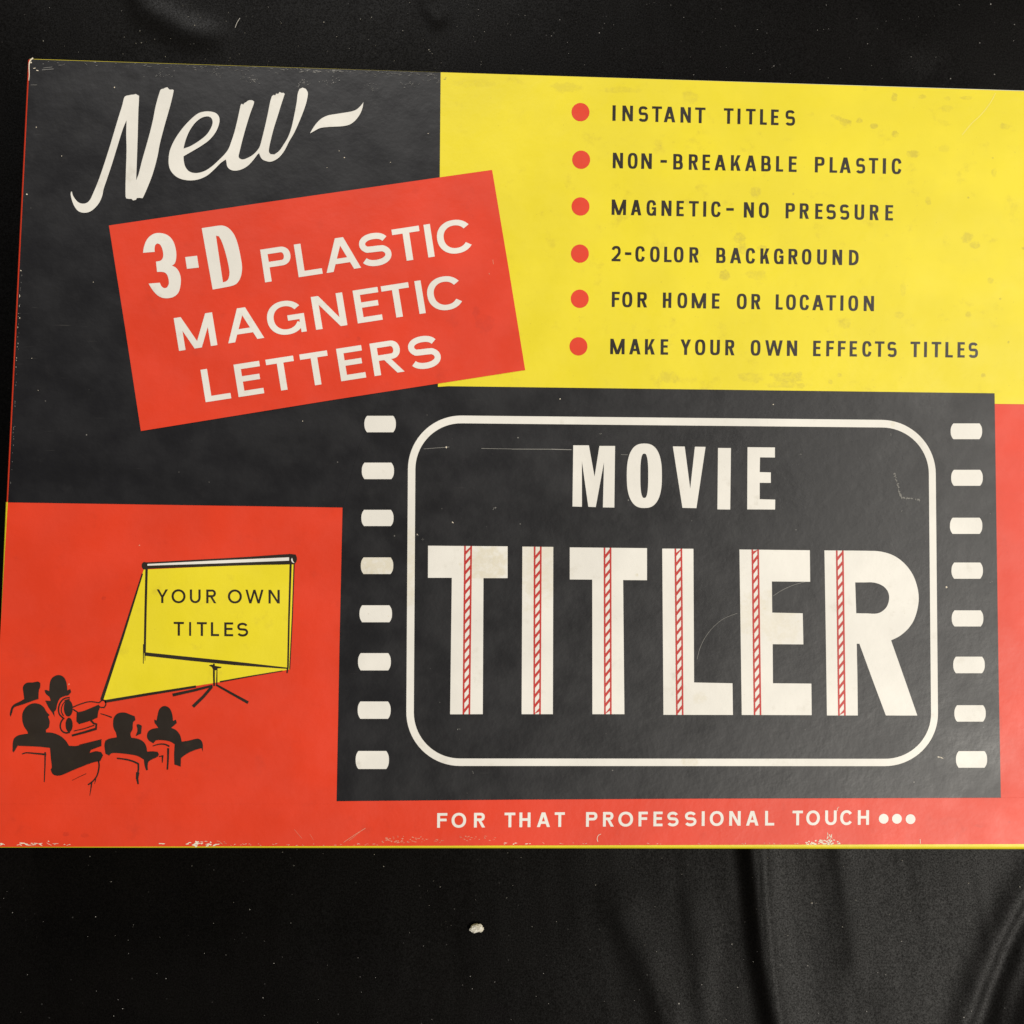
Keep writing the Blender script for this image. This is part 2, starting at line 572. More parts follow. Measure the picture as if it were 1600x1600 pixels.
def build_cloth():
    x0, x1, y0, y1, st = -0.36, 0.36, -0.36, 0.36, 0.0014
    nx, ny = int((x1 - x0) / st), int((y1 - y0) / st)
    xs = [x0 + i * st for i in range(nx + 1)]
    ys = [y0 + j * st for j in range(ny + 1)]
    # wide hem so the cloth goes on beyond the picture
    xs = [-1.2, -0.8, -0.5] + xs + [0.5, 0.8, 1.2]
    ys = [-1.2, -0.8, -0.5] + ys + [0.5, 0.8, 1.2]
    vs = [(x, y, cloth_z(x, y)) for y in ys for x in xs]
    n = len(xs)
    fs = [(j * n + i, j * n + i + 1, (j + 1) * n + i + 1, (j + 1) * n + i) for j in range(len(ys) - 1) for i in range(n - 1)]
    m, nt, b = new_mat('black_satin_cloth')
    co = node(nt, 'ShaderNodeTexCoord').outputs['Object']
    col = mix_n(nt, ramp_n(nt, noise_n(nt, co, 40, 5, .6), .35, .7), (0.0010, 0.0008, 0.0007), (0.0018, 0.0015, 0.0013))
    v = nt.nodes.new('ShaderNodeTexVoronoi')
    v.inputs['Scale'].default_value = 330
    nt.links.new(co, v.inputs['Vector'])
    sel = ramp_n(nt, noise_n(nt, co, 240, 2), .55, .68)
    sp = math_n(nt, 'MULTIPLY', ramp_n(nt, v.outputs['Distance'], .05, .13, 1, 0), sel)
    col = mix_n(nt, math_n(nt, 'MULTIPLY', sp, .22), col, (0.25, 0.24, 0.23))
    grain = noise_n(nt, co, 2600, 2, .7)
    col = mix_n(nt, ramp_n(nt, grain, .40, .72, 0, .8), col, (0.0045, 0.0039, 0.0034))
    nt.links.new(col, b.inputs['Base Color'])
    b.inputs['Roughness'].default_value = 0.43
    thread = noise_n(nt, co, 1500, 3, .75)
    nt.links.new(ramp_n(nt, thread, .30, .72, .045, .20), b.inputs['Specular IOR Level'])
    mp = nt.nodes.new('ShaderNodeMapping')
    mp.inputs['Scale'].default_value = (1900, 900, 1)
    nt.links.new(co, mp.inputs['Vector'])
    wv = noise_n(nt, mp.outputs[0], 1, 2, .6)
    bp = nt.nodes.new('ShaderNodeBump')
    bp.inputs['Strength'].default_value = .8
    bp.inputs['Distance'].default_value = 1.0
    nt.links.new(math_n(nt, 'MULTIPLY', wv, 0.00004), bp.inputs['Height'])
    nt.links.new(bp.outputs[0], b.inputs['Normal'])
    o = link('tablecloth', vs, fs, m, None, True)
    o['label'] = 'black satin cloth with soft folds spread under the box'
    o['category'] = 'cloth'
    return o


build_cloth()

# ================================================================== BOX
BASE = Vector((*P(830, 760, 0), 0))
box = bpy.data.objects.new('cardboard_box', None)
COL.objects.link(box)
box.location = BASE
box.empty_display_size = 0.05
box['label'] = 'worn flat cardboard box printed red, yellow and black with big striped white letters'
box['category'] = 'box'

RX = 1664                           # right edge of the lid, beyond the picture
def line_y(x, a, b):
    return a[1] + (b[1] - a[1]) * (x - a[0]) / (b[0] - a[0])
top_r = (RX, line_y(RX, (45, 92.5), (1600, 142.5)))
bot_l = (-14, 1323.5)
bot_r = (RX, 1318.6)
TLc = (46.5, 92.6)
# outline of the printed face
face = [TLc, top_r, bot_r, bot_l]


def le(y, off):                         # left edge of the face, moved outwards
    return (46.5 + (bot_l[0] - 46.5) * (y - 92.6) / (bot_l[1] - 92.6) - off, y)


def lid_mesh():
    z1 = LID_Z
    top = [(*P(*p), z1) for p in face]
    lo = [(*P(*p), 0.003) for p in face]
    inset = [(x * 0.985 - 0.0, y * 0.985, z) for x, y, z in lo]
    v = [(a[0], a[1], z1) for a in top] + [(a[0] * 0.996, a[1] * 0.996, 0.001) for a in top]
    f = [(3, 2, 1, 0), (4, 5, 6, 7)] + [(i, (i + 1) % 4, 4 + (i + 1) % 4, 4 + i) for i in range(4)]
    return v, f


v, f = lid_mesh()
lid = link('lid', v, f, RED, box)


def side(name, a, b, oa, ob, mat, label=None):
    """wrapped edge of the lid: a-b on the face, oa-ob the rounded shoulder below it, then the upright wall"""
    n = 24
    prof = []
    for k in range(5):                   # rounded shoulder
        s = k / 4
        prof.append((math.sin(s * math.pi / 2), (1 - math.cos(s * math.pi / 2))))
    vs, fs = [], []
    for i in range(n + 1):
        t = i / n
        p = Vector(P(a[0] + (b[0] - a[0]) * t, a[1] + (b[1] - a[1]) * t))
        q = Vector(P(oa[0] + (ob[0] - oa[0]) * t, oa[1] + (ob[1] - oa[1]) * t))
        wid = (q - p)
        for (sx, sz) in prof:
            r = p + wid * sx
            vs.append((r.x, r.y, LID_Z + 0.00002 - sz * 0.0011))
        r = p + wid
        vs.append((r.x, r.y, 0.0006))
    m = len(prof) + 1
    for i in range(n):
        for k in range(m - 1):
            fs.append((i * m + k, i * m + k + 1, (i + 1) * m + k + 1, (i + 1) * m + k))
    o = link(name, vs, fs, mat, box, True)
    if label:
        o['label'] = label
    return o


side('side_panel', le(784.4, 0), TLc, le(784.4, 4.0), (42.5, 93.5), RED, 'red stretch of the narrow wrapped side')
side('side_panel', bot_l, le(784.4, 0), le(1323.5, .6), le(784.4, 5.0), YELLOW, 'yellow stretch of the narrow wrapped side')
side('side_panel', bot_r, bot_l, (bot_r[0], 1328.0), (bot_l[0], 1325.0), YELLOW, 'bright yellow side along the slogan edge')
side('side_panel', TLc, (690, 113.2), (46.0, 90.8), (690, 112.4), YELLOW)
side('side_panel', (690, 113.2), top_r, (690, 112.4), (top_r[0], top_r[1] - 2.2), WHITE, 'pale worn edge along the yellow panel')
side('side_panel', top_r, bot_r, (RX + 3, top_r[1]), (RX + 3, bot_r[1]), RED)

# --- printed areas of the face
def panel(name, polys, mat, level, label=None, holes=()):
    o = sheet(name, polys, mat, box, level, holes)
    if label:
        o['label'] = label
    return o


black = panel('black_panel', [[TLc, (690, 113.2), (690, 640), (900, 640), (900, 900), (535, 900), (535, 793), le(785, 0), le(400, 0)]], BLACK, 1,
              'black area with scuffed upper edge behind the script word')
yellow = panel('yellow_panel', [[(688.6, 113.1), top_r, (RX, 632.3), (1540, 631), (1500, 640), (684, 640)]], YELLOW, 2,
               'stained yellow area listing six selling points')
film = panel('film_panel', [[(700, 603.5), (1553.8, 614.6), (1557, 840), (1560, 1050), (1563.6, 1246.2), (1080, 1247.6), (800, 1249.2), (526, 1251.6), (530.5, 1010),
                             (535.3, 793.4), (560, 700), (600, 610)]], BLACK, 3, 'black film frame area around the big title')
banner = panel('red_banner', [[(170.4, 352.6), (400, 318.6), (690, 277), (768.9, 265.8), (795, 421), (820.6, 578.4), (520, 625), (220.4, 673.6), (196, 514)]], RED, 4,
               'tilted red banner with white wording')
scene_panel = panel('red_panel', [[le(785.2, 0), (535.4, 793.3), (530.5, 1010), (526, 1251.8), (525.8, 1256), (-8, 1256), (0, 1000)]], RED, 2,
                    'red area with a drawing of a film show')
slogan = panel('slogan_strip', [[(-11, 1252.5), (526, 1251.9), (800, 1249.5), (1080, 1247.9), (1563.6, 1246.6), (RX, 1246.4), (RX, 1318.5), (-13, 1323.4)]], RED, 1.4,
               'red strip with a white slogan and chipped edge')

# --- script "New-"
zz1 = lambda L: [(x / 4, 60 + y / 4) for x, y in L]
zz2 = lambda L: [(300 + x / 4, 60 + y / 4) for x, y in L]
N_ = zz1([(450, 958), (458, 985), (475, 1010), (495, 1028), (520, 1034), (545, 1028), (562, 1012), (575, 988), (620, 880), (680, 700), (740, 500), (765, 420), (778, 370),
          (790, 360), (806, 357), (820, 354), (838, 352), (850, 349), (862, 356), (870, 360), (869, 400), (866, 450), (862, 600), (857, 750), (852, 888), (867, 850), (890, 760), (930, 620), (955, 520), (975, 420),
          (1003, 325), (1012, 318), (1022, 316), (1034, 310), (1048, 307), (1056, 318), (1066, 322), (1078, 320), (1087, 326), (1078, 370), (1060, 440), (1030, 545), (1000, 660), (985, 740), (955, 850), (920, 940), (900, 985),
          (892, 1000), (872, 998), (856, 999), (851, 1010), (833, 1014), (823, 1004), (806, 1004), (790, 1001), (786, 988), (786, 900), (792, 700), (790, 600), (792, 513), (770, 565), (740, 660), (700, 790),
          (670, 880), (648, 945), (640, 985), (620, 1030), (590, 1065), (560, 1085), (525, 1091), (490, 1080), (465, 1048), (450, 1010), (443, 975), (445, 960)])
EW = zz1([(1148, 738), (1200, 708), (1260, 672), (1310, 635), (1350, 585), (1370, 535), (1372, 500), (1355, 472), (1325, 460), (1285, 458), (1240, 470), (1190, 510), (1140, 565),
          (1095, 630), (1065, 695), (1055, 750), (1060, 810), (1085, 850), (1120, 875), (1165, 887), (1210, 888), (1255, 878), (1300, 855), (1345, 815), (1380, 780), (1412, 758)]) + \
     zz2([(216, 775), (222, 803), (240, 821), (270, 828), (310, 820), (350, 797), (385, 760), (410, 727), (420, 718), (427, 737), (440, 757), (465, 768), (490, 772), (520, 762), (550, 740),
          (580, 700), (605, 650), (640, 590), (680, 500), (710, 420), (722, 370), (724, 340), (712, 317), (692, 309), (672, 318), (662, 345), (655, 400), (640, 480), (622, 560),
          (600, 620), (570, 670), (545, 705), (515, 727), (492, 725), (482, 712), (482, 690), (490, 650), (510, 570), (535, 490), (560, 410), (580, 349), (572, 341), (561, 343),
          (548, 336), (539, 349), (527, 346), (521, 358), (511, 355), (500, 362), (490, 395), (475, 470), (455, 560), (435, 640), (425, 675), (410, 700), (380, 730), (340, 752),
          (315, 758), (298, 752), (292, 740), (298, 710), (315, 640), (340, 550), (365, 470), (387, 410), (389, 396), (375, 388), (352, 390), (340, 399), (327, 407), (321, 416),
          (313, 410), (306, 416), (298, 450), (285, 510), (265, 590), (245, 650), (230, 690), (205, 725), (165, 765), (130, 797)]) + \
     zz1([(1290, 825), (1250, 840), (1210, 842), (1180, 830), (1160, 805), (1150, 770)])
EH = zz1([(1148, 690), (1160, 640), (1185, 580), (1220, 530), (1260, 498), (1300, 489), (1322, 500), (1330, 525), (1320, 560), (1290, 605), (1240, 645), (1190, 675)])
DASH = zz2([(738, 595), (755, 565), (780, 530), (810, 502), (850, 483), (900, 474), (950, 466), (1000, 457), (1030, 445), (1055, 422), (1072, 400), (1066, 435), (1050, 475), (1020, 515),
            (985, 540), (940, 550), (890, 553), (840, 556), (800, 562), (765, 580)])
sheet('script_lettering', [cat(N_, True, 4, 38), cat(EW, True, 4, 38), cat(DASH, True, 4, 50)], WHITE, black, 3, [cat(EH, True, 4, 60)])

# --- banner lettering
zb = lambda L: [(160 + x / 3.556, 250 + y / 3.556) for x, y in L]
three = zb([(227, 517), (232, 485), (245, 450), (265, 425), (295, 409), (330, 408), (365, 420), (390, 445), (405, 480), (412, 520), (410, 555), (402, 577), (388, 588), (410, 600), (428, 625), (437, 660), (435, 700),
            (425, 735), (405, 757), (375, 768), (340, 768), (310, 755), (285, 730), (268, 705), (258, 688), (320, 683), (330, 703), (345, 713), (360, 710), (370, 690), (368, 660), (358, 635), (340, 624), (305, 623), (299, 566),
            (325, 560), (337, 545), (339, 520), (332, 490), (320, 470), (305, 465), (295, 475), (291, 495), (292, 512)])
dd = zb([(553, 380), (600, 373), (640, 367), (672, 366), (705, 382), (735, 420), (755, 475), (770, 545), (777, 600), (770, 650), (750, 685), (725, 699), (670, 711), (614, 721), (584, 555)])
dh = zb([(632, 422), (648, 425), (662, 450), (680, 500), (698, 570), (707, 625), (703, 655), (692, 673), (671, 681), (651, 550)])
dot = zb([(461, 541), (527, 533), (537, 599), (471, 606)])
sheet('banner_lettering', [cat(three, True, 4, 46), cat(dd, True, 4, 46), dot], WHITE, banner, 2, [cat(dh, True, 4, 50)])
UPV = (-7.8, -51.0)
text('banner_lettering', [('P', 414.5, 459.5), ('L', 467, 504.4), ('A', 510.5, 564.4), ('S', 565.2, 614), ('T', 619.4, 662), ('I', 669.4, 679.4), ('C', 687, 743.5)],
     414.5, 441.6, -.1525, UPV, WHITE, banner, 2, 10.3, 8.6, 2.15, 51.5)
text('banner_lettering', [('M', 280.1, 340), ('A', 357, 413.2), ('G', 422, 479.6), ('N', 494.1, 543), ('E', 559.3, 598.2), ('T', 603.2, 646), ('I', 655.7, 665.4), ('C', 672, 728.6)],
     280.1, 548.6, -.1535, (-8.4, -51.2), WHITE, banner, 2, 10.2, 8.4, 2.15, 51.8)
text('banner_lettering', [('L', 321.7, 361.7), ('E', 373.2, 413.2), ('T', 423, 466.2), ('T', 476, 519), ('E', 541.2, 580.2), ('R', 585.5 + 7.4, 639), ('S', 646.5, 695)] if False else
     [('L', 321.7, 361.7), ('E', 373.2, 413.2), ('T', 423, 466.2), ('T', 476, 519), ('E', 533.4, 572.4), ('R', 585.5, 632.3), ('S', 642, 691)],
     321.7, 628.7, -.1545, (-8.2, -50.6), WHITE, banner, 2, 10.2, 8.5, 2.15, 51)

# --- six selling points
for (cx, cy) in ((907, 175.4), (908, 249.8), (907, 322.8), (906, 396.5), (905.8, 467), (903.8, 541.3)):
    sheet('bullet_dot', [ell(cx, cy, 14, 14.3, 48)], RED, yellow, 1)


def point_line(s, xs, y0, x0, slope, cap):
    text('selling_point', [(c, 860 + a / 4, 860 + b / 4) for c, (a, b) in zip(s, xs)], 860 + x0 / 4, y0, slope, (0.35, -cap), TEXTBLACK, yellow, 1, 4.65, 3.7, 2.75, cap)


point_line('INSTANTTITLES', [(387, 407), (449, 515), (549, 610), (634, 696), (708, 780), (812, 877), (903, 968), (1083, 1143), (1168, 1187), (1221, 1281), (1309, 1352), (1378, 1425), (1467, 1528)],
           130 + 236 / 4, 395, .0265, 24.3)
r6 = [(a + 1360, b + 1360) for a, b in ((292, 352), (384, 431), (447, 517), (548, 606), (629, 687), (716, 736), (772, 833))]
point_line('NON-BREAKABLEPLASTIC', [(389, 453), (483, 544), (567, 633), (687, 727), (767, 827), (864, 922), (950, 997), (1025, 1095), (1127, 1188), (1216, 1286), (1317, 1377), (1409, 1454), (1489, 1538)] + r6,
           130 + 532.5 / 4, 400, .0205, 24.3)
r6 = [(a + 1360, b + 1360) for a, b in ((109, 167), (197, 255), (294, 340), (362, 423), (447, 507), (540, 600), (635, 691), (732, 780))]
point_line('MAGNETIC-NOPRESSURE', [(382, 472), (502, 568), (600, 660), (693, 756), (787, 833), (865, 926), (954, 973), (1004, 1064), (1098, 1145), (1208, 1271), (1302, 1364)] + r6,
           130 + 823.5 / 4, 390, .0203, 24)
r6 = [(a + 1360, b + 1360) for a, b in ((36, 96), (127, 185), (211, 270), (306, 366), (402, 462), (505, 565))]
point_line('2-COLORBACKGROUND', [(382, 438), (465, 505), (530, 590), (622, 682), (710, 757), (771, 831), (868, 926), (1036, 1094), (1122, 1192), (1220, 1279), (1311, 1368)] + r6,
           130 + 1113.5 / 4, 400, .0168, 24)
r6 = [(a + 1360, b + 1360) for a, b in ((47, 91), (112, 173), (197, 256), (276, 346), (362, 424), (451, 470), (501, 562), (597, 661))]
point_line('FORHOMEORLOCATION', [(383, 432), (448, 511), (543, 604), (702, 755), (793, 854), (882, 972), (1009, 1056), (1164, 1226), (1255, 1312)] + r6,
           420 + 239 / 4, 390, .0162, 23.8)
r6 = [(a + 1360, b + 1360) for a, b in ((117, 181), (281, 328), (363, 411), (436, 484), (509, 555), (588, 646), (666, 726), (744, 803), (889, 949), (974, 992), (1021, 1081), (1107, 1154), (1183, 1228), (1251, 1311))]
point_line('MAKEYOUROWNEFFECTSTITLES', [(373, 463), (492, 563), (590, 652), (688, 735), (812, 877), (903, 967), (998, 1058), (1092, 1150), (1251, 1312), (1341, 1450)] + r6,
           420 + 534 / 4, 380, .0097, 24.1)

# --- film frame
def film_frame():
    TL, TR, BR, BL = (638, 648.6), (1461, 657), (1466, 1197), (634.4, 1196.6)

    def q(a, b):                        # a, b in photo lengths from the upper left corner
        s, t = a / 826.0, b / 545.0
        return tuple((1 - s) * (1 - t) * TL[i] + s * (1 - t) * TR[i] + s * t * BR[i] + (1 - s) * t * BL[i] for i in (0, 1))

    def rr(x0, y0, x1, y1, rx, ry):
        out = []
        for cx, cy, a0 in ((x1 - rx, y0 + ry, -90), (x1 - rx, y1 - ry, 0), (x0 + rx, y1 - ry, 90), (x0 + rx, y0 + ry, 180)):
            for k in range(19):
                a = math.radians(a0 + 90 * k / 18)
                out.append(q(cx + rx * math.cos(a), cy + ry * math.sin(a)))
        return out
    o = rr(0, 0, 826, 545, 84, 84)
    i_ = rr(11.6, 12.0, 826 - 10.8, 545 - 11.6, 72, 72)
    sheet('film_frame', [o], WHITE, film, 1, [i_])


film_frame()


def hole(x0, y0, x1, y1):
    c = (x1 - x0)
    out = []
    h = (y1 - y0) / 2
    cy = (y0 + y1) / 2
    for i in range(11):
        a = -1 + 2 * i / 10
        out.append((x1 - 4.2 * abs(a) ** 2.6, cy + a * h))
    for i in range(11):
        a = 1 - 2 * i / 10
        out.append((x0 + 4.2 * abs(a) ** 2.6, cy + a * h))
    sheet('sprocket_hole', [out], WHITE, film, 1)


for r in ((569.4, 649.9, 618.6, 675.5), (565.4, 723, 615.7, 748.7), (564.7, 796.7, 615, 822), (563.9, 871, 614.5, 896.9), (561.8, 945.8, 612.6, 972.2), (559.5, 1020.5, 610.8, 1047.4),
          (559, 1096, 610.5, 1123), (555.8, 1173.3, 607.8, 1201.4), (1485, 661.7, 1534.2, 686.3), (1485.8, 734.2, 1535.2, 759.1), (1483.9, 809, 1534.5, 834.2), (1486.3, 879, 1535.4, 904.3),
          (1486.7, 953.7, 1536.1, 978.8), (1489, 1026, 1538.3, 1051.8), (1490.8, 1101.8, 1539.8, 1127.4), (1493.3, 1173.5, 1542, 1199.4)):
    hole(*r)

# --- MOVIE
zm = lambda L: [(860 + x / 4.2105, 600 + y / 4.2105) for x, y in L]
movie = [
    [[(150, 404), (253, 404), (290, 610), (322, 408), (425, 408), (420, 813), (345, 812), (352, 515), (298, 810), (249, 808), (207, 508), (207, 808), (145, 806)]],
    None,
    [[(805, 411), (883, 412), (919, 690), (950, 413), (1020, 414), (960, 817), (868, 815)]],
    [[(1102, 421), (1187, 422), (1182, 826), (1098, 825)]],
    [[(1296, 416), (1476, 418), (1476, 484), (1378, 483), (1376, 580), (1449, 582), (1449, 651), (1376, 650), (1376, 758), (1478, 761), (1477, 826), (1294, 825)]]]
for g in movie:
    if g is None:
        sheet('headline_letter', [zm(ell(617.5, 604, 115.5, 212, 60, 2.55))], WHITE, film, 1, [zm(ell(617, 604, 26, 146, 48, 2.7))])
    else:
        sheet('headline_letter', [zm(g[0])], WHITE, film, 1)

# --- TITLER
RB = cat([(1287.9, 860), (1362.5, 860.8), (1376.8, 862), (1395.8, 868), (1412.4, 880), (1425.4, 897), (1432.6, 916), (1435.2, 935), (1432.6, 954), (1427, 970), (1418, 983), (1405, 994), (1392, 1000.5),
          (1412.5, 1059), (1433, 1117.9), (1408, 1117.9), (1383.8, 1117.8), (1363, 1062), (1342.5, 1005.8), (1338.3, 1005.8), (1339.4, 1060), (1340, 1117.8), (1316, 1117.8), (1291.8, 1117.8), (1290, 990)], True, 5, 30)
RH = cat([(1335.9, 910), (1350, 910), (1364.9, 910.2), (1377.9, 914.7), (1386.3, 923), (1389, 934), (1386, 946.5), (1379, 954.5), (1369.6, 958.6), (1353, 958.4), (1337.6, 958.2), (1336.8, 935)], True, 5, 40)
TIT = [
    ([(668.9, 852.7), (793.1, 853.7), (793.1, 903.3), (755.4, 903.3), (754.3, 1115.8), (703.3, 1116), (706, 902.8), (668.7, 902.8)], (725.2, 737.6, 722.8, 734.7, 853.2, 1115.9)),
    ([(816.2, 854.1), (864.4, 854.6), (863.8, 1115.8), (815, 1115.8)], (834, 846.3, 833.3, 845, 854.4, 1115.8)),
    ([(890.2, 855.3), (1010.8, 856.5), (1010.8, 906.6), (973.5, 906.3), (975.5, 1115.8), (925.5, 1115.8), (925.3, 905.6), (890.2, 905.4)], (943.1, 955.2, 943.8, 955.6, 855.9, 1115.8)),
    ([(1034.6, 857.2), (1083.3, 857.5), (1084.3, 1066.3), (1144.3, 1067.5), (1145, 1117), (1036.5, 1116.8)], (1053.8, 1065.8, 1056.2, 1067.8, 857.4, 1116.9)),
    ([(1155.2, 858.6), (1265.1, 859.8), (1265.6, 909), (1205.8, 908.5), (1206.3, 957.2), (1254, 958.2), (1255, 1006.8), (1207, 1006.5), (1207.5, 1067.5), (1267.5, 1068), (1268, 1117.3), (1158.8, 1117)],
     (1174, 1185.6, 1177.5, 1189.4, 858.9, 1117)),
    (RB, (1305.8, 1317.9, 1309.2, 1321.2, 860.3, 1117.8))]


def stripe(a0, a1, b0, b1, y0, y1, parent, ph):
    X = lambda s, y: (a0 + (b0 - a0) * (y - y0) / (y1 - y0)) * (1 - s) + (a1 + (b1 - a1) * (y - y0) / (y1 - y0)) * s
    P4 = lambda s0, s1: [(X(s0, y0), y0), (X(s1, y0), y0), (X(s1, y1), y1), (X(s0, y1), y1)]
    polys = [P4(0, .22), P4(.78, 1)]
    y = y0 - 14 + ph
    while y < y1 + 14:
        q = []
        for s, yy in ((.1, y + 5.0), (.9, y - 7.2), (.9, y - 1.4), (.1, y + 10.8)):
            q.append((s, min(max(yy, y0), y1)))
        if max(b for _, b in q) - min(b for _, b in q) > 0.8 and len({b for _, b in q}) > 2:
            polys.append([(X(s, yy), yy) for s, yy in q])
        y += 15.45
    o = sheet('candy_stripe', polys, STRIPE, parent, 2)


for i, (poly, st) in enumerate(TIT):
    L = sheet('title_letter', [poly], WHITE, film, 1, [RH] if i == 5 else ())
    stripe(*st, film, (3, 9, 6, 1, 12, 5)[i])

# --- slogan
sl = [('F', 683, 698.8), ('O', 705.5, 728.2), ('R', 740.5, 758), ('T', 788.2, 805), ('H', 811.5, 828.8), ('A', 838.8, 859.2), ('T', 866.6, 882.4),
      ('P', 915.5, 933.2), ('R', 942, 959), ('O', 966, 989), ('F', 997.5, 1012), ('E', 1020.8, 1035), ('S', 1042, 1060), ('S', 1069.5, 1088), ('I', 1096.2, 1100.8), ('O', 1108.8, 1130.5),
      ('N', 1139.2, 1157), ('A', 1165.5, 1185), ('L', 1195.2, 1209.5), ('T', 1238, 1254.2), ('O', 1259.5, 1280.8), ('U', 1289, 1307), ('C', 1312.5, 1332.5), ('H', 1340, 1357.5)]
text('slogan_lettering', sl, 690, 1293.2, -.0068, (0.2, -22.9), WHITE, slogan, 1.2, 4.5, 4.1, 2.1, 22.9)
for cx, cy in ((1380.5, 1279.2), (1401.2, 1279.2), (1422.5, 1279.8)):
    sheet('slogan_dot', [ell(cx, cy, 7.6, 7.7, 32)], WHITE, slogan, 1.2)

# --- drawing of a film show on the red panel
zs = lambda L: [(140 + x / 4.444, 840 + y / 4.444) for x, y in L]
za = lambda L: [(x / 4.848, 1020 + y / 4.848) for x, y in L]
K5, K4 = 4.848, 4.444
sheet('light_beam', [zs([(377, 222), (900, 198), (1419, 178), (1389, 915), (1340, 924), (920, 1000), (740, 1029), (125, 1130), (92, 1120), (240, 650)])], YELLOW, scene_panel, 1)
scr = []
def rs(pts, w, w1=None):
    scr.append(zs(ribbon(pts, w, w1)))
rs([(368, 250), (230, 690), (85, 1128)], 10, 22)
rs([(105, 1138), (400, 1088), (740, 1034)], 20, 16)
rs([(905, 1001), (1120, 962), (1340, 925)], 10, 6)
rs([(397, 215), (390, 500), (384, 800)], 17, 15)
rs([(376, 740), (374, 875)], 8, 5)
rs([(385, 800), (386, 855)], 7, 3)
scr.append(zs(cat([(366, 180), (378, 170), (400, 172), (700, 156), (1100, 134), (1390, 114), (1432, 118), (1440, 140), (1438, 162), (1424, 182), (1395, 186), (1100, 192), (700, 206), (400, 217), (376, 222), (364, 205)], True, 4, 50)))
rs([(1397, 180), (1385, 560), (1378, 900), (1371, 940)], [15, 12, 12, 10])
rs([(1421, 180), (1408, 560), (1390, 915)], 8, 7)
rs([(385, 808), (700, 842), (1000, 872), (1375, 907)], [24, 26, 25, 9])
scr.append(zs(cat([(828, 888), (850, 882), (872, 890), (918, 898), (910, 906), (890, 908), (880, 920), (860, 918), (850, 900)], True, 3, 60)))
rs([(864, 875), (864, 960), (866, 1030)], 13, 13)
rs([(886, 900), (884, 1000), (884, 1030)], 6, 10)
rs([(577, 1093), (720, 1062), (855, 1028)], 21, 15)
rs([(718, 1174), (790, 1105), (850, 1035)], 22, 18)
rs([(880, 1022), (990, 1084), (1102, 1146)], 14, 20)
sheet('screen_drawing', scr, TEXTBLACK, scene_panel, 2)
sheet('screen_drawing', [zs([(403, 183), (900, 158), (1386, 137), (1386, 160), (900, 179), (403, 195)]),
                         zs(cat([(1406, 140), (1400, 156), (1412, 174), (1424, 176), (1414, 164), (1410, 150)], True, 3, 60))], WHITE, scene_panel, 3)
yo = [(c, 140 + a / K4, 140 + b / K4) for c, (a, b) in zip('YOUROWN', ((467, 545), (570, 667), (697, 772), (811, 881), (961, 1058), (1083, 1208), (1243, 1321)))]
text('screen_lettering', yo, 140 + 480 / K4, 840 + 454 / K4, .004, (0, -21.3), TEXTBLACK, scene_panel, 2, 3.5, 3.2, 2.05, 21.3)
ti = [(c, 140 + a / K4, 140 + b / K4) for c, (a, b) in zip('TITLES', ((585, 656), (692, 706), (746, 815), (843, 900), (936, 998), (1024, 1102)))]
text('screen_lettering', ti, 140 + 600 / K4, 840 + 681 / K4, .010, (0, -21.6), TEXTBLACK, scene_panel, 2, 3.6, 3.3, 2.05, 21.6)

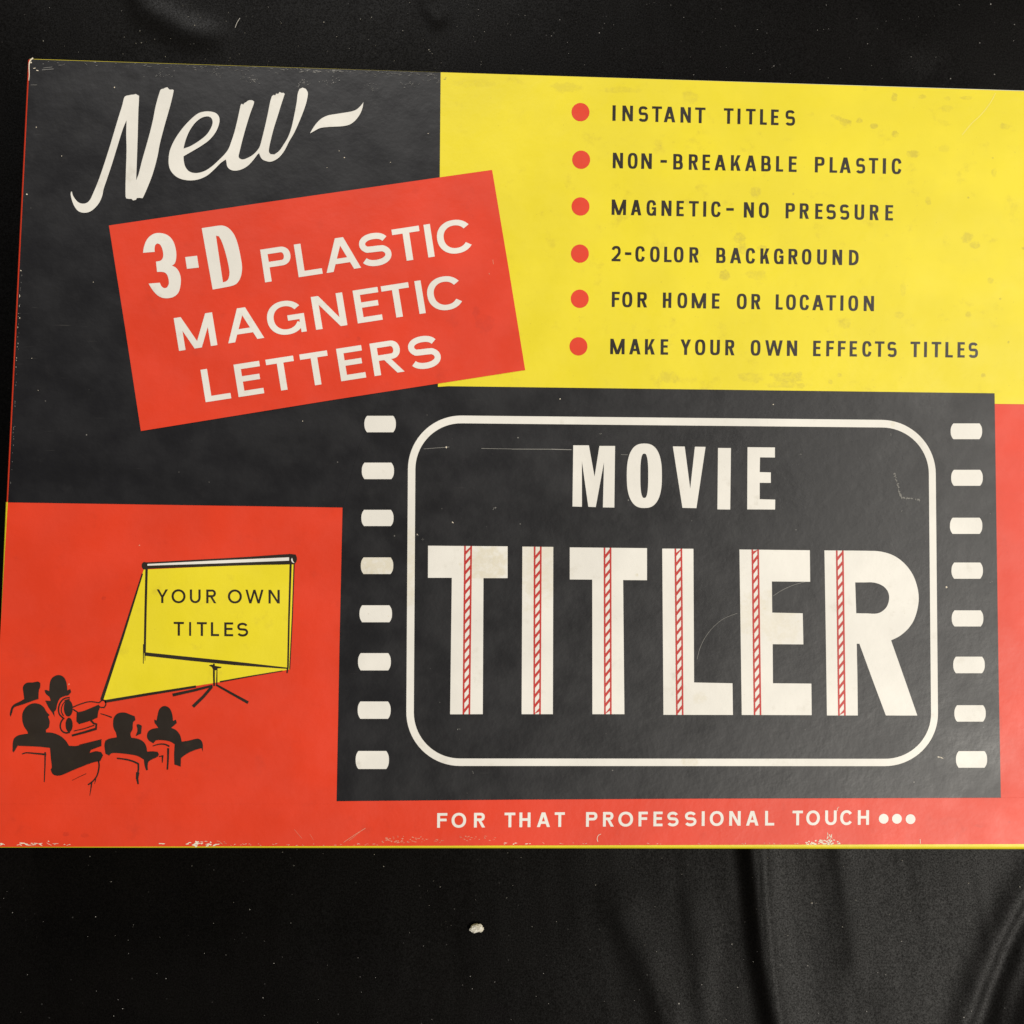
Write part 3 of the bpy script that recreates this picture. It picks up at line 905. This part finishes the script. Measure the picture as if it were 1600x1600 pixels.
PEOPLE = [
    ('short haired man at the far left', [[(175, 262), (188, 238), (210, 226), (250, 224), (290, 218), (307, 228), (306, 258), (296, 285), (293, 350), (265, 358), (215, 376), (160, 395), (117, 408), (102, 422), (95, 448),
                                           (82, 484), (76, 468), (88, 415), (110, 390), (150, 370), (185, 350), (180, 312)]]),
    ('woman with flicked hair beside the projector', [[(338, 285), (352, 281), (374, 290), (380, 225), (395, 192), (425, 172), (460, 170), (490, 190), (506, 230), (512, 285), (534, 274), (541, 296), (520, 320), (490, 328), (456, 345), (436, 385),
                                                       (426, 430), (412, 446), (415, 485), (395, 450), (370, 415), (344, 362), (385, 364), (376, 335), (350, 312)]]),
    ('large man seated in front of the projector', [[(170, 470), (180, 438), (205, 405), (250, 383), (300, 388), (335, 413), (354, 446), (378, 470), (366, 482), (378, 520), (372, 565), (350, 582), (350, 602), (400, 606), (460, 630), (500, 665),
                                                     (525, 704), (580, 705), (640, 690), (770, 660), (770, 705), (690, 735), (680, 758), (730, 745), (768, 752), (782, 775), (762, 818), (700, 832), (620, 862), (540, 895), (470, 925), (430, 930),
                                                     (400, 917), (385, 885), (394, 868), (388, 810), (380, 720), (300, 711), (135, 704), (120, 730), (105, 754), (96, 745), (103, 660), (130, 630), (170, 618), (214, 612), (208, 594), (185, 560), (172, 520)]]),
    ('man with a quiff seated in the middle', [[(858, 530), (865, 490), (895, 458), (945, 452), (985, 466), (1022, 480), (1028, 508), (1010, 526), (1005, 580), (990, 610), (996, 642), (1050, 652), (1090, 675), (1110, 710), (1116, 748), (1160, 746),
                                                (1196, 750), (1205, 768), (1195, 786), (1130, 820), (1120, 850), (1122, 886), (1108, 890), (1098, 860), (1090, 808), (1040, 780), (960, 766), (870, 758), (842, 763), (828, 778), (800, 764), (792, 700), (800, 665),
                                                (830, 650), (886, 640), (880, 608), (862, 570)],
                                               [(1035, 545), (1050, 540), (1076, 552), (1070, 612), (1028, 630), (1042, 590)]]),
    ('woman with flicked hair at the far right', [[(1170, 505), (1188, 512), (1195, 470), (1207, 430), (1230, 407), (1260, 404), (1290, 425), (1307, 470), (1312, 516), (1334, 506), (1341, 530), (1312, 556), (1298, 568), (1335, 585), (1365, 622), (1378, 673),
                                                   (1430, 665), (1500, 650), (1528, 666), (1538, 700), (1536, 748), (1528, 722), (1480, 735), (1420, 762), (1372, 796), (1370, 862), (1345, 853), (1322, 846), (1320, 770), (1324, 692), (1290, 672), (1220, 660),
                                                   (1182, 662), (1162, 685), (1130, 665), (1115, 640), (1121, 602), (1150, 578), (1200, 568), (1186, 548), (1172, 530)]])]
for lab, polys in PEOPLE:
    o = sheet('audience_drawing', [cat(za(p), True, 4, 44) for p in polys], TEXTBLACK, scene_panel, 2)
    o['label'] = 'black silhouette of a ' + lab


def strokes(name, L, extra=()):
    sheet(name, [za(ribbon(cat(p, False, 4, 60) if len(p) > 3 else p, w, w1)) for p, w, w1 in L] + [cat(za(e_), True, 4, 46) for e_ in extra], TEXTBLACK, scene_panel, 2)


strokes('chair_drawing', [([(168, 766), (200, 757), (270, 762), (352, 770)], 8, 14), ([(344, 752), (342, 860), (337, 978)], 12, 7), ([(748, 816), (752, 860), (738, 925), (712, 965), (668, 1000)], 12, 9), ([(728, 955), (718, 992)], 6, 3),
                          ([(696, 980), (690, 1030), (681, 1082)], 12, 3), ([(655, 914), (600, 940), (547, 966)], 4, 2)])
strokes('chair_drawing', [([(886, 798), (960, 808), (1010, 822), (1052, 842)], 10, 14), ([(1049, 836), (1050, 880), (1045, 910)], 14, 12), ([(1045, 905), (1040, 950), (1048, 994)], 26, 12)])
strokes('chair_drawing', [([(1158, 706), (1205, 692), (1250, 693), (1284, 708)], 6, 13), ([(1275, 722), (1274, 800), (1269, 884)], 16, 12), ([(1205, 786), (1236, 780)], 6, 8), ([(1233, 776), (1230, 832)], 14, 6)])
reel = [([(530, 338), (490, 346), (460, 375), (445, 420), (452, 465), (482, 496)], 10, 12), ([(500, 362), (475, 395), (466, 440), (482, 478)], 6, 9), ([(530, 352), (490, 362)], 10, 6),
        ([(488, 492), (466, 520), (458, 560), (472, 592), (500, 606), (532, 600)], 11, 12), ([(553, 412), (600, 392), (680, 370), (752, 378)], 8, 8), ([(556, 428), (592, 452)], 10, 10),
        ([(690, 512), (712, 535), (735, 540)], 16, 12), ([(732, 536), (728, 580)], 14, 14), ([(545, 627), (640, 602), (732, 574)], 15, 18), ([(560, 592), (640, 574), (716, 548)], 6, 8),
        ([(762, 460), (805, 473), (848, 489)], 6, 10), ([(600, 697), (690, 676), (772, 656)], 3, 5), ([(752, 378), (775, 360), (798, 368), (803, 392), (790, 414), (762, 412), (748, 400)], 9, 9)]
strokes('projector_drawing', reel, [ell(519, 420, 34, 62, 24), ell(525, 545, 27, 54, 24),
                                    [(582, 452), (640, 438), (750, 392), (756, 420), (746, 446), (740, 490), (690, 512), (600, 540), (580, 520)]])

# --- wear: rubbed edges, chips, scratches
def flake(cx, cy, L, Wd, ang, k=7):
    ca, sa = math.cos(ang), math.sin(ang)
    out = []
    for i in range(k):
        a = 2 * math.pi * i / k
        r = random.uniform(.55, 1.1)
        x, y = L * r * math.cos(a), Wd * r * math.sin(a)
        out.append((cx + x * ca - y * sa, cy + x * sa + y * ca))
    return out


topy = lambda x: 92.6 + (x - 46.5) * (113.2 - 92.6) / (690 - 46.5)
fl = []
for i in range(150):
    x = random.choice((random.uniform(300, 686), random.uniform(480, 686), random.uniform(60, 686)))
    d = abs(random.gauss(0, 3.5)) + 1.6
    fl.append(flake(x, topy(x) + d, random.uniform(.8, 4.5), random.uniform(.25, .75), random.gauss(.03, .25)))
for cx, cy in ((255, 117), (335, 116), (385, 119), (395, 127), (520, 128), (580, 136), (640, 132), (680, 125), (475, 131)):
    for i in range(16):
        fl.append(flake(cx + random.gauss(0, 7), cy + random.gauss(0, 3.2), random.uniform(.5, 2.2), random.uniform(.25, .7), random.uniform(-.9, .9)))
for i in range(26):
    y = random.uniform(420, 760)
    fl.append(flake(le(y, 0)[0] + 3 + abs(random.gauss(0, 1.2)), y, random.uniform(.8, 2.2), .45, 1.5))
for p, w in (([(68, 106.5), (82, 105)], .9), ([(66, 109.5), (84, 108)], 1.2), ([(48, 133), (58, 133)], .8)):
    fl.append(ribbon(p, w))
marks('scuff_mark', fl, DUSTY, black, 2)
cn = [ribbon(cat([(52, 90.8), (47.5, 95), (45.8, 102), (46, 118), (45.2, 126)], False, 4), [2.6, 2.8, 1.9, 1.3, 1.0] if False else 2.0, 1.0), flake(58.5, 110.5, 2.2, .9, .3), flake(54, 107, 2.5, .7, -.1), flake(49, 98, 1.5, 1.5, 0)]
for x, y, r in ((179, 137, 1.2), (57, 199, 1.1), (96.5, 244, .9), (42.5, 304, 1.5), (538, 246.5, 1.2), (530, 236, .7), (511, 262, .6), (610, 254, .6), (33, 423, 1.2), (31, 497, 1), (473, 658, .9), (707, 816, 1), (697.5, 699.5, 1.2),
                (669, 209, .8), (146, 441, .7), (50, 560, .7), (60, 610, .6)):
    cn.append(flake(x, y, r, r * .85, .3))
for i in range(14):
    y = 455 + random.uniform(0, 120)
    cn.append(flake(le(y, 0)[0] + 2.2 + abs(random.gauss(0, .6)), y, random.uniform(.5, 2), .4, 1.5, 6))
marks('paper_chip', cn, BARE, black, 2.4)

sc = []
for a, b, w in (((662, 701.5), (702, 698.5), .5), ((752, 700.8), (800, 701.6), .55), ((800, 701.8), (862, 702), .7), ((862, 702), (893, 702.8), 1.0), ((970, 710.5), (981, 710.7), .7)):
    sc.append(ribbon([a, b], w))
sc.append(ribbon(cat([(1089, 1030), (1093, 1014), (1101, 997), (1113, 981), (1130, 967), (1152, 958)], False, 5), .65, .5))
sc.append(ribbon(cat([(1208, 931), (1222, 922), (1240, 914), (1258, 909)], False, 4), .6, .5))
for i in range(80):
    t = random.random()
    p = [(1397, 740), (1402, 757), (1405, 771), (1409, 778), (1423, 778.5), (1437, 782)]
    k = min(4, int(t * 5))
    f_ = t * 5 - k
    x = p[k][0] + (p[k + 1][0] - p[k][0]) * f_
    y = p[k][1] + (p[k + 1][1] - p[k][1]) * f_
    sc.append(flake(x + random.gauss(0, .7), y + random.gauss(0, .7), random.uniform(.8, 2.3), random.uniform(.4, .9), random.uniform(0, 3)))
for x, y, r in ((653, 836, 1.6), (660, 842, 1.2), (937, 678, 1.6), (773, 795, 2.2), (1392, 679, 1.4), (1250, 710, 1.3), (1409, 798, 1.3), (1548, 910, 1.6), (716, 1140, 1.6), (738, 1207, 1.6), (1466, 1183, 2.2), (1472, 1184, 1.8)):
    for k in range(4):
        sc.append(flake(x + random.gauss(0, r * .7), y + random.gauss(0, r * .5), r * random.uniform(.3, .7), r * random.uniform(.2, .5), random.uniform(0, 3)))
marks('scratch_mark', sc, GREYRUB, film, 1.5)
marks('paper_chip', [flake(1467, 1182.8, 3, .7, .05), flake(1471, 1184, 2.6, .6, .35), flake(1478.5, 917.5, 1.8, 1.8, 0, 9), flake(697.6, 698.4, 1.2, 1, 0), flake(708, 817, .8, .8, 0), flake(652, 835, 1.6, .6, .9),
                      flake(607, 963, .9, .9, .3), flake(875, 623.5, .9, 1.6, .2), flake(1208, 632, 1.2, 1, 0)], BARE, film, 1.8)

ch = []
def chips(x0, x1, y0, y1, n, l, w, bias=1.0, ang=.0):
    for i in range(n):
        x = random.uniform(x0, x1)
        y = y1 - (y1 - y0) * random.random() ** bias
        ch.append(flake(x, y, random.uniform(.4, 1) * l, random.uniform(.4, 1.2) * w * 1.35, random.gauss(ang, .25)))
chips(1256, 1312, 1312, 1319, 34, 3.2, 1.2, 1.3)
chips(1292, 1300, 1303, 1319, 12, 1.2, 2.5, 1)
chips(292, 344, 1314, 1322, 26, 4, .9, 1.2, -.08)
chips(28, 90, 1317, 1320.5, 20, 5.5, .6, 1)
chips(-5, 9, 1317.5, 1320, 5, 4, .8, 1)
chips(240, 264, 1317.5, 1319, 6, 3, .6, 1)
chips(100, 116, 1319, 1320.5, 4, 3, .4, 1)
chips(776, 830, 1317, 1319, 8, 4, .5, 1)
chips(352, 600, 1318.2, 1320.8, 26, 3.0, .25, 1)
chips(830, 1250, 1316.8, 1318.6, 24, 2.4, .22, 1)
chips(1100, 1180, 1316, 1318, 4, 1.2, .6, 1)
ch += [flake(76, 1314.5, 1.6, 1, .2), ribbon(cat([(934, 1315), (933, 1310), (935, 1305), (939, 1303)], False, 4), 1.0, .7), ribbon([(1437.5, 1311), (1437.8, 1318)], .9), ribbon(cat([(1308.5, 1267), (1308, 1263), (1310, 1261), (1311, 1261)], False, 3), .8, .6)]
marks('paper_chip', ch, BARE, slogan, 1.5)
ch = []
chips(596, 660, 1306, 1317, 40, 3, .7, 1, .1)
chips(660, 700, 1310, 1317, 10, 3, .6, 1)
chips(716, 775, 1306, 1314, 22, 3, .6, 1)
chips(340, 355, 1314, 1320, 6, 4, .5, 1, .3)
ch += [ribbon([(537, 1316), (556, 1303), (571, 1294)], .9), ribbon([(545, 1314), (562, 1300)], .6), ribbon([(460, 1296), (472, 1310)], .5), ribbon([(484, 1303), (490, 1312)], .4)]
marks('rub_mark', ch, PINKRUB, slogan, 1.4)
ch = [flake(218, 852, 1.4, 1.2, 0), flake(108, 1069, 1.4, 1.8, .4), flake(41, 1093.5, 1.3, 1.1, 0)]
marks('rub_mark', ch, PINKRUB, scene_panel, 1.0)
marks('rub_mark', [ribbon([(770, 406), (771, 413)], .8), ribbon([(764, 427), (765, 429)], 1)], PINKRUB, banner, 1.0)
cr = [ribbon(cat([(1555, 146), (1549, 158), (1539, 172), (1529, 183), (1519, 192), (1503, 211)], False, 4), [.4, 1.2, 1.5, 1.7, 1.5, .8] if False else 1.1, 1.1)]
sheet('crease_mark', cr, CREASE, yellow, 1.0)

# ================================================================== CRUMB
def crumb():
    cx, cy = P(745, 1452, 0.001)
    rx, ry, rz = 10.2 * MM * 1.08, 6.6 * MM * 1.08, 0.0013
    import bmesh
    bm = bmesh.new()
    bmesh.ops.create_icosphere(bm, subdivisions=5, radius=1)
    for q in bm.verts:
        c = q.co.copy()
        d = 1 + .20 * noise.noise(c * 1.6 + Vector((4, 1, 2))) + .10 * noise.noise(c * 4.2) + .05 * noise.noise(c * 9)
        if c.z > 0:
            d -= .30 * max(0, 1 - ((c.x + .12) ** 2 * 5 + (c.y - .05) ** 2 * 9)) * (.6 + .6 * noise.noise(c * 5))
        if c.y < 0 and abs(c.x) > .3:
            d += .06
        q.co = Vector((c.x * rx * d, c.y * ry * d, c.z * rz * d))
    me = bpy.data.meshes.new('crumb')
    bm.to_mesh(me)
    bm.free()
    me.polygons.foreach_set('use_smooth', [True] * len(me.polygons))
    m, nt, b = new_mat('chalky_crumb')
    co = node(nt, 'ShaderNodeTexCoord').outputs['Object']
    nt.links.new(mix_n(nt, ramp_n(nt, noise_n(nt, co, 700, 4), .35, .7), (.88, .85, .76), (.72, .67, .54)), b.inputs['Base Color'])
    b.inputs['Roughness'].default_value = .8
    bp = nt.nodes.new('ShaderNodeBump')
    bp.inputs['Distance'].default_value = 1
    nt.links.new(math_n(nt, 'MULTIPLY', noise_n(nt, co, 1800, 3), .0003), bp.inputs['Height'])
    nt.links.new(bp.outputs[0], b.inputs['Normal'])
    me.materials.append(m)
    o = bpy.data.objects.new('crumb', me)
    COL.objects.link(o)
    o.location = (cx, cy, cloth_z(cx, cy) + rz * .75)
    o.rotation_euler = (0, 0, .12)
    o['label'] = 'small off-white crumb lying alone on the black cloth below the box'
    o['category'] = 'crumb'


crumb()

# ================================================================== LINT
def lint():
    m, nt, b = new_mat('lint_fibre')
    b.inputs['Base Color'].default_value = (.42, .40, .37, 1)
    b.inputs['Roughness'].default_value = .9
    vs, fs = [], []

    def fleck(u, v, r):
        x, y = P(u, v, 0)
        z = cloth_z(x, y) + .00012
        k = 6
        a0 = random.uniform(0, 6)
        st = random.uniform(.6, 1)
        b0 = len(vs)
        for i in range(k):
            a = a0 + 6.2832 * i / k
            rr = r * MM * random.uniform(.7, 1.15)
            vs.append((x + rr * math.cos(a), y + rr * st * math.sin(a), z))
        vs.append((x, y, z + r * MM * .9))
        for i in range(k):
            fs.append((b0 + i, b0 + (i + 1) % k, b0 + k))
    for u, v, r in ((1270.5, 1413, 1.9), (1277, 1413, 1), (1061, 1569, 1.6), (1264, 1511, 1), (1318, 1450, 1.1), (1373.5, 1522, 1.1), (1386, 1525, 1), (1356.5, 1583, 1.2), (1411, 1473, 1.1), (1507.5, 1591, 1.2), (1594, 1386, 1.4), (1232, 1463, 1),
                    (1412, 1346, 1.1), (1515.5, 1381.5, 1), (1339, 1408, .9), (1145, 1477.5, 1), (1097, 1540, .9), (1154, 1545, .9), (1026, 1488, .9), (931, 1384, .9), (427, 1507, 1), (410, 1561, 1), (389, 1423, 1), (147, 1434.5, 1), (599, 1355.5, 1),
                    (687.5, 1387.5, 1), (584, 1337, 1), (190, 1578, 1), (176, 1589.5, 1), (258, 1531, .9), (738, 1547, .9), (773, 1536, .8), (138, 1340, .9), (66, 62, 1), (303, 37, 1), (670, 75, 1.3), (671.5, 77.5, .9), (505, 31, .9), (580, 24, .9), (629, 45, .9),
                    (219, 64, .9), (1085, 114, 1.1), (1211, 100, 1), (937, 49, .9), (1358, 65, 1), (1550, 4, 1.3), (1587, 36, 1.1), (1425, 87, 1), (1533, 65, 1), (875, 29, .9), (1488, 120, 1.2), (1556, 114, 1.3)):
        fleck(u, v, r)
    for i in range(220):
        fleck(random.uniform(0, 1600), random.choice((random.uniform(1330, 1600), random.uniform(0, 120))), random.uniform(.35, .75))
    # two short hairs
    for pts in ([(366, 40), (369, 32), (373.5, 25)],):
        q = [Vector((*P(*a, 0), 0)) for a in pts]
        for i in range(2):
            a, c = q[i], q[i + 1]
            d = (c - a).normalized() * .00012
            n_ = Vector((-d.y, d.x, 0))
            b0 = len(vs)
            for w_ in (a + n_, a - n_, c - n_, c + n_):
                vs.append((w_.x, w_.y, cloth_z(w_.x, w_.y) + .0003))
            fs.append((b0, b0 + 1, b0 + 2, b0 + 3))
    o = link('lint', vs, fs, m)
    o['kind'] = 'stuff'
    o['label'] = 'pale specks of lint scattered over the black cloth'
    o['category'] = 'lint'


lint()
